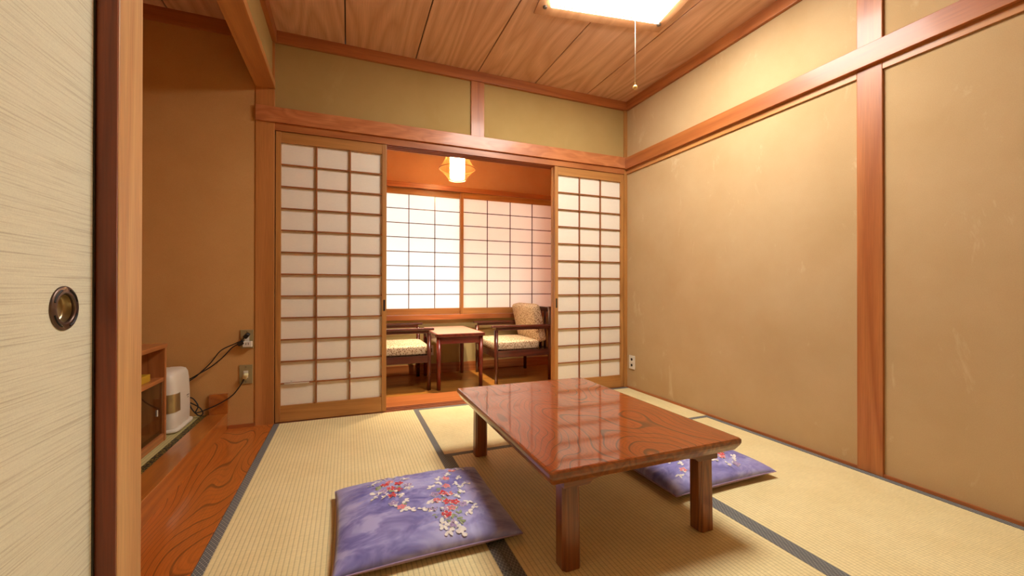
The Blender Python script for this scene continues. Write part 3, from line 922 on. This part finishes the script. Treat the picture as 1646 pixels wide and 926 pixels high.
HX, HY = -.905, 2.702
t = tag(empty('fan_heater', (HX, HY, .094)), 'white rounded appliance with champagne label beside the cabinet', 'appliance')
bm = bmesh.new(); softbox(bm, .205, .270, .022, .35, .3, 48, 10)
bmesh.ops.transform(bm, matrix=Matrix.Translation((0, 0, .012)), verts=bm.verts[:])
done('base', bm, M['white2'], t, 0, True)
def casing(bm, dx, dy, inset=0.0):
    """box with rounded edges, leaning back slightly toward the top"""
    n1 = 13
    prof = [(.0, .012, .93), (0, .03, .985), (0, .08, 1.0), (0, .18, .985), (0, .25, .955), (0, .283, .915), (0, .300, .84), (0, .308, .70), (0, .3125, .45), (0, .314, .15)]
    rings = []
    for _, z, s in prof:
        z += (dx - .09) * .5 if z > .05 else 0
        ring = []
        for i in range(48):
            th = 2 * PI * i / 48
            x, y = sgn(math.cos(th), .38) * dx * s, sgn(math.sin(th), .38) * dy * s
            ring.append(bm.verts.new((x, y, z)))
        rings.append(ring)
    for a, b_ in zip(rings[:-1], rings[1:]):
        for i in range(48): bm.faces.new((a[i], a[(i + 1) % 48], b_[(i + 1) % 48], b_[i]))
    bm.faces.new(rings[0][::-1]); bm.faces.new(rings[-1])
bm = bmesh.new(); casing(bm, .090, .126)
done('casing', bm, M['white2'], t, 0, True)
bm = bmesh.new()    # front shell standing proud of the casing, its edge reads as the seam
casing(bm, .0925, .1285)
bmesh.ops.bisect_plane(bm, geom=bm.verts[:] + bm.edges[:] + bm.faces[:], plane_co=(.012, 0, 0), plane_no=(-1, 0, 0), clear_outer=True)
fs = done('front_shell', bm, M['white'], t, 0, True)
bm = bmesh.new(); casing(bm, .0910, .1270)
bmesh.ops.bisect_plane(bm, geom=bm.verts[:] + bm.edges[:] + bm.faces[:], plane_co=(.009, 0, 0), plane_no=(-1, 0, 0), clear_outer=True)
bmesh.ops.bisect_plane(bm, geom=bm.verts[:] + bm.edges[:] + bm.faces[:], plane_co=(.0125, 0, 0), plane_no=(1, 0, 0), clear_outer=True)
done('shell_seam', bm, M['seam'], t, 0, True)
# label plate wrapping round the near corner
bm = bmesh.new(); casing(bm, .0945, .1305)
for co, no in (((0, 0, .105), (0, 0, -1)), ((0, 0, .198), (0, 0, 1)), ((0, -.062, 0), (0, 1, 0)), ((-.01, 0, 0), (-1, 0, 0))):
    bmesh.ops.bisect_plane(bm, geom=bm.verts[:] + bm.edges[:] + bm.faces[:], plane_co=co, plane_no=no, clear_outer=True)
done('label_plate', bm, M['gold'], t, 0, True)['label'] = 'champagne metallic plate'
bm = bmesh.new()
for q in range(4): box(bm, .0925, .0935, .030 + q * .009, .036 + q * .009, .158, .162)
for q in range(2): box(bm, .0925, .0935, .040 + q * .010, .048 + q * .010, .146, .149)
done('marking', bm, M['grey'], t)

# ------------------------------------------------------------------ THINGS: sockets, plugs, cords
def plate(label, x0, x1, z0, z1):
    e = tag(empty('outlet_plate', ((x0 + x1) / 2, D + .004, (z0 + z1) / 2)), label, 'outlet')
    w_, h_ = (x1 - x0) / 2, (z1 - z0) / 2
    bx('face_plate', M['metalplate'], -w_, w_, -.006, 0, -h_, h_, e, .0018)
    bx('socket_insert', M['white'], -.012, .012, -.0075, -.005, -.022, .022, e, .0008)
    for s in (-1, 1):
        bm = bmesh.new(); tube(bm, [(0, -.0055, s * (h_ - .012)), (0, -.0072, s * (h_ - .012))], .003, 10)
        done('screw', bm, M['screw'], e)
    return e
plate('metal outlet plate with adapter, the upper one on the alcove wall', -.5985, -.531, .4735, .586)
plate('metal outlet plate with a single plug, the lower one on the alcove wall', -.6035, -.535, .260, .374)
e = tag(empty('socket_adapter', (-.5575, D - .002, .503)), 'small white socket adapter plugged into the upper outlet plate', 'adapter')
bx('body', M['white'], -.024, .024, -.030, -.0035, -.019, .015, e, .004)
for s in (-1, 1):
    bx('slot', M['slot'], s * .006 - .0016, s * .006 + .0016, -.0305, -.0295, -.006, .007, e)
yw = D - .014
def cord(label, pts, plug_dir, plug_at, plug_mat, r_=.0032):
    e = tag(empty('power_cord', plug_at), label, 'cord')
    o = Vector(plug_at)
    bm = bmesh.new(); tube(bm, [p - o for p in spline(pts, 10)], r_, 8)
    done('flex', bm, M['cord'], e, 0, True)
    bm = bmesh.new(); softbox(bm, .024, .026, .034, .4, .35, 24, 12)
    q = Vector((0, 0, 1)).rotation_difference(Vector(plug_dir).normalized())
    bmesh.ops.transform(bm, matrix=q.to_matrix().to_4x4(), verts=bm.verts[:])
    done('plug', bm, plug_mat, e, 0, True)
    return e
e = cord('two black power cords joined as one object, with black plugs at the upper outlet plate',
     [(-.566, D - .022, .548), (-.590, D - .028, .522), (-.625, D - .028, .505), (-.69, D - .03, .47), (-.74, D - .035, .40), (-.80, D - .05, .335), (-.84, D - .048, .305)],
     (.55, -.35, .6), (-.562, D - .020, .552), M['cord'])
o = Vector(e.location)  # second cord, joined to the first as one object
bm = bmesh.new(); tube(bm, [p - o for p in spline([(-.585, D - .026, .510), (-.63, D - .03, .488), (-.68, D - .035, .43), (-.73, D - .035, .385), (-.79, D - .05, .345), (-.84, D - .048, .315)], 10)], .0032, 8)
done('flex', bm, M['cord'], e, 0, True)
bm = bmesh.new(); softbox(bm, .036, .022, .024, .4, .35, 24, 12)
bmesh.ops.transform(bm, matrix=Matrix.Translation(Vector((-.590, D - .022, .507)) - o) @ Matrix.Rotation(-.4, 4, 'Y'), verts=bm.verts[:])
done('plug', bm, M['cord'], e, 0, True)
cord('black power cord with a cream plug in the lower outlet plate',
     [(-.572, D - .022, .300), (-.590, D - .024, .262), (-.63, D - .03, .205), (-.69, D - .036, .165), (-.75, D - .05, .140), (-.80, D - .06, .128),
      (-.790, D - .06, .165), (-.815, D - .05, .205), (-.835, D - .05, .21), (-.825, D - .05, .155), (-.790, D - .05, .108), (-.770, D - .05, .118), (-.785, D - .05, .152), (-.83, D - .048, .185)],
     (.3, -.4, .8), (-.568, D - .020, .310), M['cream'])

e = tag(empty('wall_socket', (XW, 2.826, .2215)), 'small cream twin socket low on the plastered wall near the paper door', 'outlet')
bx('face_plate', M['white'], -.007, 0, -.036, .036, -.056, .056, e, .002)
for s in (-1, 1):
    bm = bmesh.new(); tube(bm, [(-.0065, 0, s * .024), (-.0085, 0, s * .024)], .011, 16)
    done('socket_hole', bm, M['slot'], e)
e = tag(empty('wall_socket', (.768, VY, .226)), 'white socket on the veranda wall behind the side table', 'outlet')
bx('face_plate', M['white'], -.022, .022, -.007, 0, -.05, .05, e, .002)
bx('socket_hole', M['slot'], -.008, .008, -.0075, -.0065, -.02, .02, e)
